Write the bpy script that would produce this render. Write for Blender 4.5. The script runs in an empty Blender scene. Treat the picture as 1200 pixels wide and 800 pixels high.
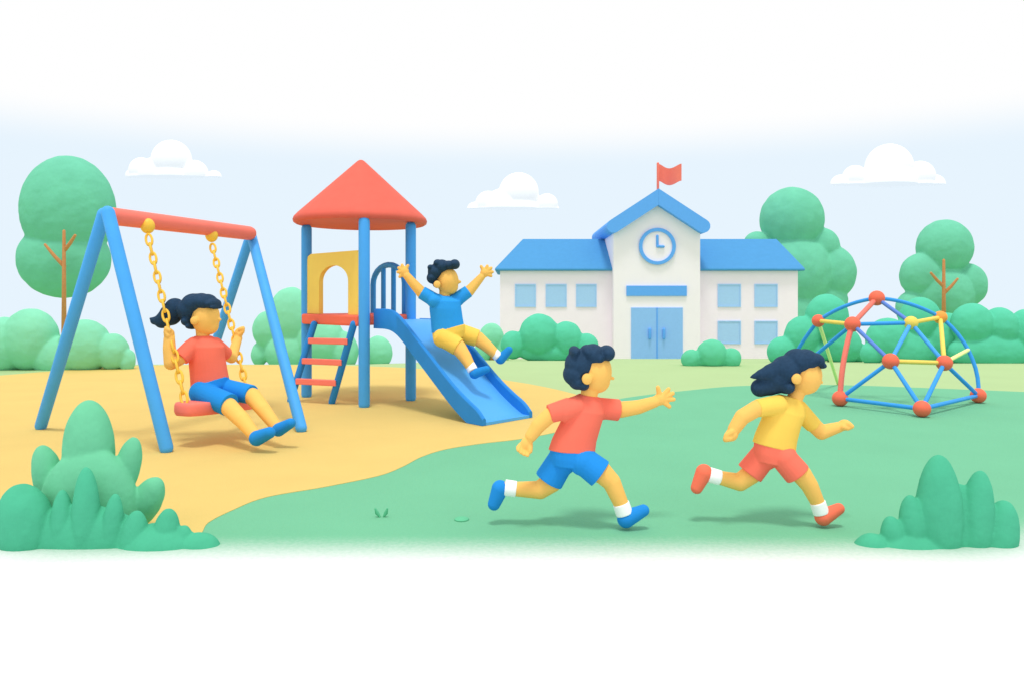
import bpy, bmesh, math, random
from mathutils import Vector, Matrix, noise

random.seed(7)
sc = bpy.context.scene
COL = sc.collection
V = Vector

# ------------------------------------------------------------------ camera
F = 900.0          # focal length in units of a 1200-wide picture
CH = 1.5           # camera height
HZ = 350.0         # eye level row
cam = bpy.data.cameras.new('camera')
cam.sensor_width = 36.0
cam.lens = 36.0 * F / 1200.0
cam.shift_y = -(400.0 - HZ) / 1200.0
cam.clip_start = 0.05
cam.clip_end = 1000.0
camo = bpy.data.objects.new('camera', cam)
COL.objects.link(camo)
camo.location = (0, 0, CH)
camo.rotation_euler = (math.radians(90), 0, 0)
sc.camera = camo

# ------------------------------------------------------------------ sky
w = bpy.data.worlds.new('World')
sc.world = w
w.use_nodes = True
nt = w.node_tree
nt.nodes.clear()
out = nt.nodes.new('ShaderNodeOutputWorld')
bg = nt.nodes.new('ShaderNodeBackground')
bg.inputs['Strength'].default_value = 1.0
tc = nt.nodes.new('ShaderNodeTexCoord')
sp = nt.nodes.new('ShaderNodeSeparateXYZ')
rp = nt.nodes.new('ShaderNodeValToRGB')
rp.color_ramp.interpolation = 'EASE'
rp.color_ramp.elements[0].position = 0.165
rp.color_ramp.elements[0].color = (0.800, 0.905, 0.992, 1)
rp.color_ramp.elements[1].position = 0.225
rp.color_ramp.elements[1].color = (1.0, 1.0, 1.0, 1)
nt.links.new(tc.outputs['Generated'], sp.inputs[0])
nt.links.new(sp.outputs['Z'], rp.inputs[0])
nt.links.new(rp.outputs[0], bg.inputs['Color'])
nt.links.new(bg.outputs[0], out.inputs['Surface'])

# ------------------------------------------------------------------ sun
sl = bpy.data.lights.new('sun', 'SUN')
sl.energy = 1.7
sl.angle = math.radians(11)
sl.color = (1.0, 0.97, 0.92)
so = bpy.data.objects.new('sun', sl)
COL.objects.link(so)
sdir = V((-0.02, -0.27, 1.0)).normalized()
so.rotation_euler = sdir.to_track_quat('Z', 'Y').to_euler()
so.location = sdir * 40

sc.view_settings.view_transform = 'Standard'
sc.view_settings.look = 'None'
sc.view_settings.exposure = 0.0
sc.view_settings.gamma = 1.0


# ------------------------------------------------------------------ helpers
def P(px, py, d):
    return V(((px - 600.0) / F * d, d, CH - (py - HZ) / F * d))


def GD(py):
    return CH * F / (py - HZ)


def G(px, py):
    d = GD(py)
    return V(((px - 600.0) / F * d, d, 0.0))


def lin(c):
    c /= 255.0
    return c / 12.92 if c <= 0.04045 else ((c + 0.055) / 1.055) ** 2.4


MATS = {}


def mat(name, rgb, k=0.95, rough=0.75, var=0.04, scale=6.0, bump=0.0, bscale=60.0, spec=0.12, two=None):
    if name in MATS:
        return MATS[name]
    m = bpy.data.materials.new(name)
    m.use_nodes = True
    n = m.node_tree
    b = n.nodes['Principled BSDF']
    b.inputs['Roughness'].default_value = rough
    b.inputs['Specular IOR Level'].default_value = spec
    c = [min(0.97, lin(x) / k) for x in rgb]
    tcn = n.nodes.new('ShaderNodeTexCoord')
    nz = n.nodes.new('ShaderNodeTexNoise')
    nz.inputs['Scale'].default_value = scale
    nz.inputs['Detail'].default_value = 5
    n.links.new(tcn.outputs['Object'], nz.inputs['Vector'])
    r = n.nodes.new('ShaderNodeValToRGB')
    r.color_ramp.elements[0].position = 0.3
    r.color_ramp.elements[1].position = 0.7
    lo = two if two else [x * (1 - var) for x in c]
    if two:
        lo = [min(0.93, lin(x) / k) for x in two]
    r.color_ramp.elements[0].color = (*lo, 1)
    r.color_ramp.elements[1].color = (*[min(0.985, x * (1 + var)) for x in c], 1)
    n.links.new(nz.outputs['Fac'], r.inputs[0])
    n.links.new(r.outputs[0], b.inputs['Base Color'])
    if bump:
        nb = n.nodes.new('ShaderNodeTexNoise')
        nb.inputs['Scale'].default_value = bscale
        nb.inputs['Detail'].default_value = 6
        n.links.new(tcn.outputs['Object'], nb.inputs['Vector'])
        bp = n.nodes.new('ShaderNodeBump')
        bp.inputs['Strength'].default_value = bump
        bp.inputs['Distance'].default_value = 0.02
        n.links.new(nb.outputs['Fac'], bp.inputs['Height'])
        n.links.new(bp.outputs[0], b.inputs['Normal'])
    MATS[name] = m
    return m


ROOT = {}


def tag(o, label=None, cat=None, group=None, kind=None):
    if label:
        o['label'] = label
    if cat:
        o['category'] = cat
    if group:
        o['group'] = group
    if kind:
        o['kind'] = kind
    return o


def thing(name, loc, label, cat, group=None):
    o = bpy.data.objects.new(name, None)
    o.empty_display_size = 0.2
    COL.objects.link(o)
    o.location = loc
    ROOT[o.name] = V(loc)
    return tag(o, label, cat, group)


class MB:
    def __init__(s):
        s.v = []
        s.f = []

    def add(s, vs, fs):
        b = len(s.v)
        s.v += [V(x) for x in vs]
        s.f += [tuple(b + i for i in f) for f in fs]
        return s

    def loft(s, rings, closed=True):
        n = len(rings[0])
        vs = [p for r in rings for p in r]
        fs = []
        for i in range(len(rings) - 1):
            for j in range(n):
                k = (j + 1) % n
                fs.append((i * n + j, i * n + k, (i + 1) * n + k, (i + 1) * n + j))
        if closed:
            fs.append(tuple(reversed(range(n))))
            fs.append(tuple((len(rings) - 1) * n + j for j in range(n)))
        return s.add(vs, fs)

    def tube(s, pts, rad, seg=16, flat=False, sub=4):
        pts = [V(p) for p in pts]
        if not hasattr(rad, '__len__'):
            rad = [rad] * len(pts)
        # parallel transport frame
        tans = []
        for i in range(len(pts)):
            a = pts[max(i - 1, 0)]
            b = pts[min(i + 1, len(pts) - 1)]
            tans.append((b - a).normalized())
        up = V((0, 1, 0)) if abs(tans[0].y) < 0.9 else V((1, 0, 0))
        nrm = (up - tans[0] * up.dot(tans[0])).normalized()
        rings = []

        def ring(c, n_, t_, r):
            b_ = t_.cross(n_)
            return [c + (n_ * math.cos(2 * math.pi * j / seg) + b_ * math.sin(2 * math.pi * j / seg)) * r for j in range(seg)]
        frames = []
        for i, t in enumerate(tans):
            nrm = (nrm - t * nrm.dot(t)).normalized()
            frames.append(nrm.copy())
        if not flat:
            for k in range(sub, 0, -1):
                a = k / sub * math.pi / 2 * 0.97
                rings.append(ring(pts[0] - tans[0] * rad[0] * math.sin(a), frames[0], tans[0], rad[0] * math.cos(a)))
        for i in range(len(pts)):
            rings.append(ring(pts[i], frames[i], tans[i], rad[i]))
        if not flat:
            for k in range(1, sub + 1):
                a = k / sub * math.pi / 2 * 0.97
                rings.append(ring(pts[-1] + tans[-1] * rad[-1] * math.sin(a), frames[-1], tans[-1], rad[-1] * math.cos(a)))
        return s.loft(rings)

    def ell(s, c, ax, seg=24, rings=14):
        """ellipsoid with three axis vectors"""
        a, b, d = [V(x) for x in ax]
        rs = []
        for i in range(rings + 1):
            th = math.pi * (0.02 + 0.96 * i / rings)
            rs.append([V(c) + d * math.cos(th) + (a * math.cos(2 * math.pi * j / seg) + b * math.sin(2 * math.pi * j / seg)) * math.sin(th) for j in range(seg)])
        # keep outward winding
        if a.cross(b).dot(d) > 0:
            rs.reverse()
        return s.loft(rs)

    def box(s, c, x, y, z):
        """box of centre c and half axis vectors"""
        c, x, y, z = V(c), V(x), V(y), V(z)
        vs = [c + x * i + y * j + z * k for k in (-1, 1) for j in (-1, 1) for i in (-1, 1)]
        return s.add(vs, [(0, 2, 3, 1), (4, 5, 7, 6), (0, 1, 5, 4), (2, 6, 7, 3), (0, 4, 6, 2), (1, 3, 7, 5)])

    def prism(s, poly, off):
        n = len(poly)
        off = V(off)
        vs = [V(p) for p in poly] + [V(p) + off for p in poly]
        fs = [tuple(range(n)), tuple(reversed(range(n, 2 * n)))]
        for i in range(n):
            j = (i + 1) % n
            fs.append((j, i, n + i, n + j))
        return s.add(vs, fs)

    def build(s, name, m, parent=None, smooth=True, remesh=None, relax=2, bevel=None, cut=None, angle=None):
        root = parent
        while root is not None and root.parent is not None:
            root = root.parent
        org = ROOT.get(root.name, V((0, 0, 0))) if root is not None else V((0, 0, 0))
        me = bpy.data.meshes.new(name)
        me.from_pydata([tuple(p - org) for p in s.v], [], s.f)
        bm = bmesh.new()
        bm.from_mesh(me)
        bmesh.ops.recalc_face_normals(bm, faces=bm.faces)
        bm.to_mesh(me)
        bm.free()
        if remesh or bevel:
            t = bpy.data.objects.new('tmp', me)
            COL.objects.link(t)
            if remesh:
                r = t.modifiers.new('r', 'REMESH')
                r.mode = 'VOXEL'
                r.voxel_size = remesh
                if relax:
                    q = t.modifiers.new('s', 'SMOOTH')
                    q.iterations = relax
                    q.factor = 0.5
            if bevel:
                q = t.modifiers.new('b', 'BEVEL')
                q.width = bevel
                q.segments = 4
                q.limit_method = 'ANGLE'
                q.angle_limit = math.radians(28)
            dg = bpy.context.evaluated_depsgraph_get()
            me2 = bpy.data.meshes.new_from_object(t.evaluated_get(dg))
            bpy.data.objects.remove(t)
            bpy.data.meshes.remove(me)
            me = me2
            me.name = name
        if cut is not None:
            bm = bmesh.new()
            bm.from_mesh(me)
            g = bmesh.ops.bisect_plane(bm, geom=bm.verts[:] + bm.edges[:] + bm.faces[:], plane_co=V(cut[0]) - org, plane_no=cut[1], clear_outer=True)
            ed = [e for e in g['geom_cut'] if isinstance(e, bmesh.types.BMEdge)]
            bmesh.ops.holes_fill(bm, edges=ed)
            bm.to_mesh(me)
            bm.free()
        me.materials.clear()
        me.materials.append(m)
        for p in me.polygons:
            p.use_smooth = smooth
        if angle:
            me.set_sharp_from_angle(angle=math.radians(angle))
        o = bpy.data.objects.new(name, me)
        COL.objects.link(o)
        if parent is not None:
            o.parent = parent
        return o


def catmull(pts, n=8, closed=False):
    pts = [V((p[0], p[1], p[2] if len(p) > 2 else 0)) for p in pts]
    res = []
    N = len(pts)
    for i in range(N if closed else N - 1):
        def g(k):
            return pts[k % N] if closed else pts[max(0, min(N - 1, k))]
        p0, p1, p2, p3 = g(i - 1), g(i), g(i + 1), g(i + 2)
        for k in range(n):
            t = k / n
            res.append(0.5 * ((2 * p1) + (p2 - p0) * t + (2 * p0 - 5 * p1 + 4 * p2 - p3) * t * t + (3 * p1 - p0 - 3 * p2 + p3) * t ** 3))
    if not closed:
        res.append(pts[-1])
    return res


# ------------------------------------------------------------------ materials
BLUE = mat('blue_paint', (74, 164, 240), 0.92, rough=0.55, var=0.03, spec=0.2)
DBLUE = mat('deep_blue_paint', (40, 134, 214), rough=0.55, var=0.03, spec=0.2)
CHUTE = mat('light_blue_plastic', (90, 180, 252), 1.1, rough=0.5, var=0.02, spec=0.2)
RED = mat('coral_paint', (255, 122, 108), 0.92, rough=0.6, var=0.03, spec=0.2)
ORED = mat('vermilion_paint', (255, 110, 84), 0.92, rough=0.6, var=0.03, spec=0.2)
ROOFR = mat('coral_roof', (255, 118, 100), 1.3, rough=0.65, var=0.03)
YEL = mat('yellow_paint', (255, 198, 94), 0.82, rough=0.6, var=0.02, spec=0.2)
PYEL = mat('pale_yellow_paint', (238, 232, 150), 0.8, rough=0.6, var=0.02)
ORANGE = mat('orange_paint', (255, 160, 76), rough=0.6, var=0.02)
PURPLE = mat('violet_blue_paint', (98, 136, 214), rough=0.6, var=0.02)
DOMEB = mat('bar_blue_paint', (58, 152, 230), 0.9, rough=0.55, var=0.03, spec=0.2)
GOLD = mat('gold_metal_paint', (255, 194, 68), rough=0.45, var=0.03, spec=0.3)
SKIN = mat('skin', (255, 188, 100), 0.92, rough=0.7, var=0.02)
HAIR = mat('dark_navy_hair', (36, 62, 88), rough=0.75, var=0.12, scale=40, bump=0.15, bscale=50)
T_RED = mat('coral_cotton', (255, 117, 96), rough=0.9, var=0.02, bump=0.12, bscale=220)
T_BLUE = mat('blue_cotton', (46, 148, 226), 0.85, rough=0.9, var=0.02, bump=0.12, bscale=220)
S_BLUE = mat('royal_blue_cotton', (36, 136, 216), 0.9, rough=0.9, var=0.02, bump=0.12, bscale=220)
T_YEL = mat('yellow_cotton', (255, 204, 92), 0.95, rough=0.9, var=0.02, bump=0.12, bscale=220)
WHITE = mat('white_cotton', (254, 254, 254), rough=0.9, var=0.01)
SHOE_B = mat('blue_canvas', (36, 136, 214), rough=0.8, var=0.03)
SHOE_R = mat('red_canvas', (255, 118, 90), rough=0.8, var=0.03)
WALL = mat('pale_render', (248, 233, 252), 0.97, rough=0.9, var=0.012, scale=1.5)
WALLW = mat('white_render', (251, 237, 255), 0.97, rough=0.9, var=0.01, scale=1.5)
ROOFB = mat('blue_roof_tiles', (90, 174, 238), 1.42, rough=0.7, var=0.03, scale=3)
TRIMB = mat('blue_trim', (100, 168, 255), 0.95, rough=0.7, var=0.02)
GLASS = mat('pale_blue_pane', (160, 195, 255), 0.88, rough=0.35, var=0.02, spec=0.3)
DOORM = mat('door_blue', (140, 184, 255), 0.9, rough=0.5, var=0.02)
BROWN = mat('brown_bark', (202, 140, 92), rough=0.9, var=0.08, scale=12)
def leaf_mat(name, rgb, k, cell):
    """foliage: overlapping leaf-sized scales, faintly mottled"""
    m = mat(name, rgb, k, rough=0.9, var=0.05, scale=cell * 0.22)
    n = m.node_tree
    b = n.nodes['Principled BSDF']
    t = n.nodes.new('ShaderNodeTexCoord')
    vo = n.nodes.new('ShaderNodeTexVoronoi')
    vo.inputs['Scale'].default_value = cell
    n.links.new(t.outputs['Object'], vo.inputs['Vector'])
    bp = n.nodes.new('ShaderNodeBump')
    bp.inputs['Strength'].default_value = 0.35
    bp.inputs['Distance'].default_value = 0.12 / cell
    bp.invert = True
    n.links.new(vo.outputs['Distance'], bp.inputs['Height'])
    n.links.new(bp.outputs[0], b.inputs['Normal'])
    return m


LEAF_T = leaf_mat('tree_leaves', (118, 207, 174), 1.1, 6.0)
LEAF_S = leaf_mat('pale_shrub_leaves', (116, 206, 162), 1.15, 34.0)
LEAF_F = leaf_mat('deep_shrub_leaves', (84, 192, 152), 1.18, 34.0)
LEAF_P = leaf_mat('pale_leaves', (136, 218, 182), 1.04, 8.0)
LEAF_D = leaf_mat('deep_leaves', (92, 198, 164), 1.0, 8.0)
LEAF_M = leaf_mat('mid_leaves', (102, 204, 164), 1.04, 8.0)
CLOUD = mat('cloud_white', (255, 250, 255), 0.97, rough=1.0, var=0.0)
KG = 1.42
FARL = mat('pale_lime_grass', (200, 230, 168), KG, rough=0.95, var=0.02, scale=0.8, bump=0.2, bscale=30)
GRASSD = mat('dark_grass', (110, 205, 158), 1.2, rough=0.9, var=0.04)


def fading_ground(name, rgb, **kw):
    """turf or sand with a white vignette painted into its colour towards the near edge and its corners"""
    m = mat(name, rgb, KG, **kw)
    n = m.node_tree
    b = n.nodes['Principled BSDF']
    src = b.inputs['Base Color'].links[0].from_socket
    geo = n.nodes.new('ShaderNodeNewGeometry')
    sep = n.nodes.new('ShaderNodeSeparateXYZ')
    n.links.new(geo.outputs['Position'], sep.inputs[0])
    nz = n.nodes.new('ShaderNodeTexNoise')
    nz.inputs['Scale'].default_value = 35
    nz.inputs['Detail'].default_value = 4
    n.links.new(geo.outputs['Position'], nz.inputs['Vector'])

    def math_(op, a, b_, c=None):
        q = n.nodes.new('ShaderNodeMath')
        q.operation = op
        for i, v in enumerate((a, b_, c)):
            if v is None:
                continue
            if isinstance(v, (int, float)):
                q.inputs[i].default_value = v
            else:
                n.links.new(v, q.inputs[i])
        return q.outputs[0]
    ax = math_('ABSOLUTE', sep.outputs['X'], 0)
    ex = math_('MAXIMUM', math_('SUBTRACT', ax, 2.5), 0.0)
    bend = math_('MINIMUM', math_('MULTIPLY', math_('MULTIPLY', ex, ex), 0.42), 1.0)
    y1 = math_('SUBTRACT', sep.outputs['Y'], bend)
    y2 = math_('MULTIPLY_ADD', nz.outputs['Fac'], 0.16, y1)
    mr = n.nodes.new('ShaderNodeMapRange')
    mr.interpolation_type = 'SMOOTHSTEP'
    mr.inputs['From Min'].default_value = 4.32
    mr.inputs['From Max'].default_value = 4.98
    n.links.new(y2, mr.inputs['Value'])
    mx = n.nodes.new('ShaderNodeMix')
    mx.data_type = 'RGBA'
    mx.inputs['A'].default_value = (0.8, 0.8, 0.8, 1)  # white end of the painted vignette fade
    n.links.new(mr.outputs['Result'], mx.inputs['Factor'])
    n.links.new(src, mx.inputs['B'])
    n.links.new(mx.outputs['Result'], b.inputs['Base Color'])
    return m


LAWN = fading_ground('soft_green_grass', (133, 215, 171), rough=0.95, var=0.025, scale=1.1, bump=0.3, bscale=70)
SANDM = fading_ground('warm_sand', (255, 222, 134), rough=0.95, var=0.025, scale=1.3, bump=0.25, bscale=90)

# ------------------------------------------------------------------ ground
D0 = 17.6


def sstep(a, b, x):
    t = max(0.0, min(1.0, (x - a) / (b - a)))
    return t * t * (3 - 2 * t)


def terrain(x, y):
    if y <= D0:
        return 0.0
    s = 0.0738 + 0.075 * sstep(-2.6, -6.5, x)
    return -s * (y - D0)


xs = [-90, -60, -40, -25, -15, -10, -8, -6.5, -5.5, -4.5, -3.5, -2.6, 0, 5, 10, 15, 25, 40, 60, 90]
ys = [-8, 0, 6, 12, 17.6, 22, 30, 40, 50, 60, 75, 90, 110]
mb = MB()
mb.add([(x, y, terrain(x, y)) for y in ys for x in xs],
       [(j * len(xs) + i, j * len(xs) + i + 1, (j + 1) * len(xs) + i + 1, (j + 1) * len(xs) + i) for j in range(len(ys) - 1) for i in range(len(xs) - 1)])
tag(mb.build('ground', FARL, smooth=False), kind='structure')


def sheet(name, m, pts, z):
    bm = bmesh.new()
    vs = [bm.verts.new((p[0], p[1], z)) for p in pts]
    es = [bm.edges.new((vs[i], vs[(i + 1) % len(vs)])) for i in range(len(vs))]
    bmesh.ops.triangle_fill(bm, edges=es, use_beauty=True)
    bmesh.ops.recalc_face_normals(bm, faces=bm.faces)
    for f in bm.faces:
        if f.normal.z < 0:
            f.normal_flip()
    lo = [bm.verts.new((p[0], p[1], -0.03)) for p in pts]
    for i in range(len(vs)):
        j = (i + 1) % len(vs)
        bm.faces.new((vs[i], vs[j], lo[j], lo[i]))
    me = bpy.data.meshes.new(name)
    bm.to_mesh(me)
    bm.free()
    me.materials.append(m)
    o = bpy.data.objects.new(name, me)
    COL.objects.link(o)
    return tag(o, kind='structure')


lawn_px = [(1500, 470), (1300, 463), (1200, 459), (1100, 455), (980, 451), (870, 452), (800, 458), (740, 465), (690, 474), (640, 484), (500, 500)]
lp = [G(p.x, p.y) for p in catmull(lawn_px, 6)]
lp = [(p.x, p.y) for p in lp]
lp += [(-14, 8), (-14, -6), (14, -6), (20, 4)]
sheet('lawn', LAWN, lp, 0.004)
sand_px = [(226, 631), (244, 613), (273, 598), (312, 583), (380, 571), (443, 558), (472, 547), (493, 536), (521, 527), (564, 520), (607, 515), (650, 507), (680, 498), (703, 487), (708, 477),
           (695, 468), (670, 461), (650, 456), (620, 450), (595, 446), (565, 440), (535, 435), (481, 431.5), (440, 429.5), (380, 428), (300, 427.5), (230, 427.5), (150, 429), (60, 435), (0, 440), (-150, 452), (-300, 520), (-190, 590), (-60, 597), (0, 612), (60, 632), (150, 640)]
spx = [G(p.x, p.y) for p in catmull(sand_px, 6, True)]
sheet('sand', SANDM, [(p.x, p.y) for p in spx], 0.008)


# ------------------------------------------------------------------ foliage
def leafy(mb, lobes, d, squash=0.8):
    """lobes: (px,py,rx,ry,tilt_deg,dd[,depth]). Soft uneven lobes of a crown at distance d, later melted into one mass."""
    for l in lobes:
        px, py, rx, ry = l[:4]
        tilt = math.radians(l[4]) if len(l) > 4 else 0
        dd = l[5] if len(l) > 5 else 0
        D = d + dd
        c = P(px, py, D)
        k = D / F
        a = V((math.cos(tilt), 0, -math.sin(tilt))) * rx * k
        b = V((math.sin(tilt), 0, math.cos(tilt))) * ry * k
        dp = V((0, 1, 0)) * min(rx, ry) * k * (l[6] if len(l) > 6 else squash)
        i0 = len(mb.v)
        mb.ell(c, (a * 0.985, dp * 0.985, b * 0.985), 64, 40)
        fq = 1.0 / (9.0 * k)
        for i in range(i0, len(mb.v)):
            v = mb.v[i]
            mb.v[i] = v + (v - c).normalized() * (noise.noise(v * fq) * 0.6 + noise.noise(v * fq * 2.3) * 0.3) * k
    return mb


def base_of(lobes, d):
    px = sum(l[0] for l in lobes) / len(lobes)
    x = (px - 600) / F * d
    return V((x, d, terrain(x, d)))


def bush(label, lobes, d, m, group, relax=4):
    b = base_of(lobes, d)
    t = thing('bush', b, label, 'bush', group)
    leafy(MB(), lobes, d).build('foliage', m, t, remesh=1.25 * d / F, relax=relax)
    top = max(lobes, key=lambda l: l[2] * l[3])
    hd = P(top[0], top[1], d)
    k = d / F
    s = MB()
    s.tube([b + V((0, 0, -0.05)), V((b.x * 0.5 + hd.x * 0.5, d, b.z * 0.5 + hd.z * 0.5)), hd], [3.2 * k, 2.4 * k, 1.5 * k], 8)
    s.build('stem', BROWN, t)
    return t


def tree(label, lobes, d, m, trunk_px, branches, front=0.0, wpx=2.7, group='broad-leaved trees around the playground'):
    b = base_of(lobes, d)
    k = d / F
    b.x = (trunk_px[0] - 600) * k
    b.z = terrain(b.x, d)
    t = thing('tree', b, label, 'tree', group)
    leafy(MB(), lobes, d).build('crown', m, t, remesh=1.25 * k, relax=4)
    yy = d - front
    top = P(trunk_px[0], trunk_px[1], yy)
    low = V((b.x, d, b.z - 0.1))
    mid = P(trunk_px[0], trunk_px[2], yy)
    tr = MB()
    tr.tube(catmull([low, low.lerp(mid, 0.5), mid, top], 5), [wpx * k * (1.35 - 0.75 * i / 15) for i in range(16)], 10)
    tk = tr.build('trunk', BROWN, t)
    for (ax, ay, bx, by) in branches:
        q = MB()
        q.tube([P(ax, ay, yy), P((ax + bx) / 2, (ay + by) / 2 + 1, yy - 0.1), P(bx, by, yy - 0.2)], [wpx * k * 0.85, wpx * k * 0.75, wpx * k * 0.55], 8)
        q.build('branch', BROWN, tk)
    return t


# trees
tree('tall round green tree with bare brown trunk, behind the swing set', [(80, 246, 53, 64), (75, 304, 53, 46), (78, 276, 46, 40)], 30, LEAF_T, (75, 271, 345),
     [(75, 312, 53, 287), (76, 293, 88, 276)], front=1.62)
tree('large lobed green tree rising behind the school roof', [(928, 257, 37.5, 38), (888, 287, 17, 16), (961, 290, 23, 24), (973, 320, 30, 33), (930, 320, 46, 46), (925, 370, 45, 40), (965, 352, 28, 26)], 64, LEAF_T,
     (928, 330, 360), [(928, 345, 915, 325)], front=0)
tree('lobed green tree with bare forked trunk, behind the climbing dome', [(1107, 290, 32, 33), (1080, 323, 25, 27), (1133, 334, 23, 26), (1105, 345, 36, 34), (1070, 362, 20, 22)], 30, LEAF_T, (1106, 305, 350),
     [(1106, 336, 1091, 320), (1107, 343, 1122, 327)], front=1.25, wpx=2.4)

BG_ = 'rounded bushes at the back of the playground'
bush('wide pale green bush behind the left legs of the swing set', [(36, 398, 32, 37), (100, 406, 30, 32), (132, 412, 19, 22), (149, 422, 10, 14), (5, 405, 30, 34), (70, 418, 36, 24), (-20, 415, 40, 30)], 16.4, LEAF_P, BG_)
bush('tall pale green bush behind the ladder of the play tower', [(341, 372, 27, 36), (314, 386, 18, 22), (304, 415, 10, 14), (375, 400, 30, 30), (400, 412, 20, 25), (340, 412, 30, 26)], 19.0, LEAF_P, BG_)
bush('small single round pale bush seen under the slide', [(443, 413, 17, 20), (432, 420, 12, 14)], 19.4, LEAF_P, BG_)
bush('small pale bush at the left corner of the school wall', [(576, 396, 15, 18), (566, 412, 10, 16), (588, 410, 12, 16)], 34, LEAF_P, BG_)
bush('wide deep green bush under the three left school windows', [(601, 404, 14.5, 17), (632, 393, 24, 26), (664, 398, 19, 22), (687, 407, 15, 17), (645, 412, 40, 14)], 31, LEAF_D, BG_)
bush('small low three-lobed bush right of the school door', [(810, 421, 12, 12), (834, 415, 18, 18), (857, 420, 12, 13), (834, 423, 26, 9)], 17.3, LEAF_M, BG_)
bush('lobed green bush at the right end of the school, behind the running girl', [(969, 372, 25, 28), (940, 394, 21, 24), (917, 412, 18, 18), (985, 405, 24, 24), (950, 412, 30, 14), (1006, 413, 11, 12)], 24, LEAF_D, BG_)
bush('broad green bush right behind the middle of the climbing dome', [(1078, 374, 24, 26), (1040, 398, 25, 26), (1108, 398, 30, 32), (1065, 410, 40, 24), (1022, 414, 14, 14)], 21, LEAF_D, BG_)
bush('wide green bush at the far right edge beyond the climbing dome', [(1139, 380, 24, 25), (1171, 384, 22, 24), (1202, 392, 22, 30), (1160, 412, 50, 24)], 20.3, LEAF_D, BG_)
FG_ = 'leafy shrubs at the front edge of the lawn'
bush('tallest pale green shrub with upright lobes, on the sand at bottom left', [(104, 532, 29.5, 65), (149, 548, 15, 38, 14), (171, 588, 18, 33, 28), (58, 562, 18, 43, -14), (105, 600, 58, 78, 0, -0.06, 0.5)], 4.95, LEAF_S, FG_, 14)
bush('dark green spreading shrub in front of the taller pale one', [(101, 622, 17, 77, 0, -0.02), (73, 634, 15, 62, 0, -0.02), (131, 638, 14, 62, 4, -0.02), (156, 646, 18, 50, 6, -0.02), (30, 618, 33, 53, -8), (194, 634, 17, 40, 6), (213, 642, 14, 28, 6), (234, 647, 26, 24), (95, 644, 86, 54, 0, 0.02, 0.4), (186, 650, 54, 38, 0, 0.02)], 4.68, LEAF_F, FG_, 14)
bush('dark green lobed shrub standing alone near the bottom right corner', [(1100, 612, 27, 81), (1142, 622, 21, 73, 6), (1071, 628, 17, 50, -6), (1048, 636, 15, 33, -10), (1022, 650, 24, 26), (1170, 632, 22, 48, 10), (1112, 640, 62, 77, 0, 0.03, 0.3), (1070, 655, 48, 30, 0, -0.02)], 4.7, LEAF_F, FG_, 14)


# ------------------------------------------------------------------ clouds
def cloud(label, lobes, base, d):
    k = d / F
    c0 = P(sum(l[0] for l in lobes) / len(lobes), base, d)
    mb = MB()
    lobes = lobes + [(a_, base + 1, b_ * 0.98) for (a_, c_, b_) in lobes if c_ < base - 3]
    for (px, py, r) in lobes:
        c = P(px, py, d)
        mb.ell(c, (V((r * k, 0, 0)), V((0, r * k * 0.7, 0)), V((0, 0, r * k))), 32, 20)
    o = mb.build('cloud', CLOUD, None, remesh=0.9 * k, relax=5, cut=(c0, (0, 0, -1)), angle=45)
    o['kind'] = 'thing'
    return tag(o, label, 'cloud', 'small flat-based white clouds')


cloud('white cloud on the left, in the sky over the swing set beam', [(201, 188, 23.5), (166, 200, 15), (228, 204, 16), (251, 209, 9), (155, 206, 8), (180, 205, 20)], 207.5, 320)
cloud('white cloud in the middle, between the tower roof and the school flag', [(608, 226, 23.5), (572, 239, 15), (641, 240, 13), (556, 246, 9), (648, 247, 8), (590, 246, 25)], 244.5, 320)
cloud('white cloud on the right, high above the climbing dome', [(1042, 197, 28), (1002, 209, 15), (1078, 207, 18), (985, 217, 12), (1096, 217, 12), (1040, 217, 34)], 216.5, 320)


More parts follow.
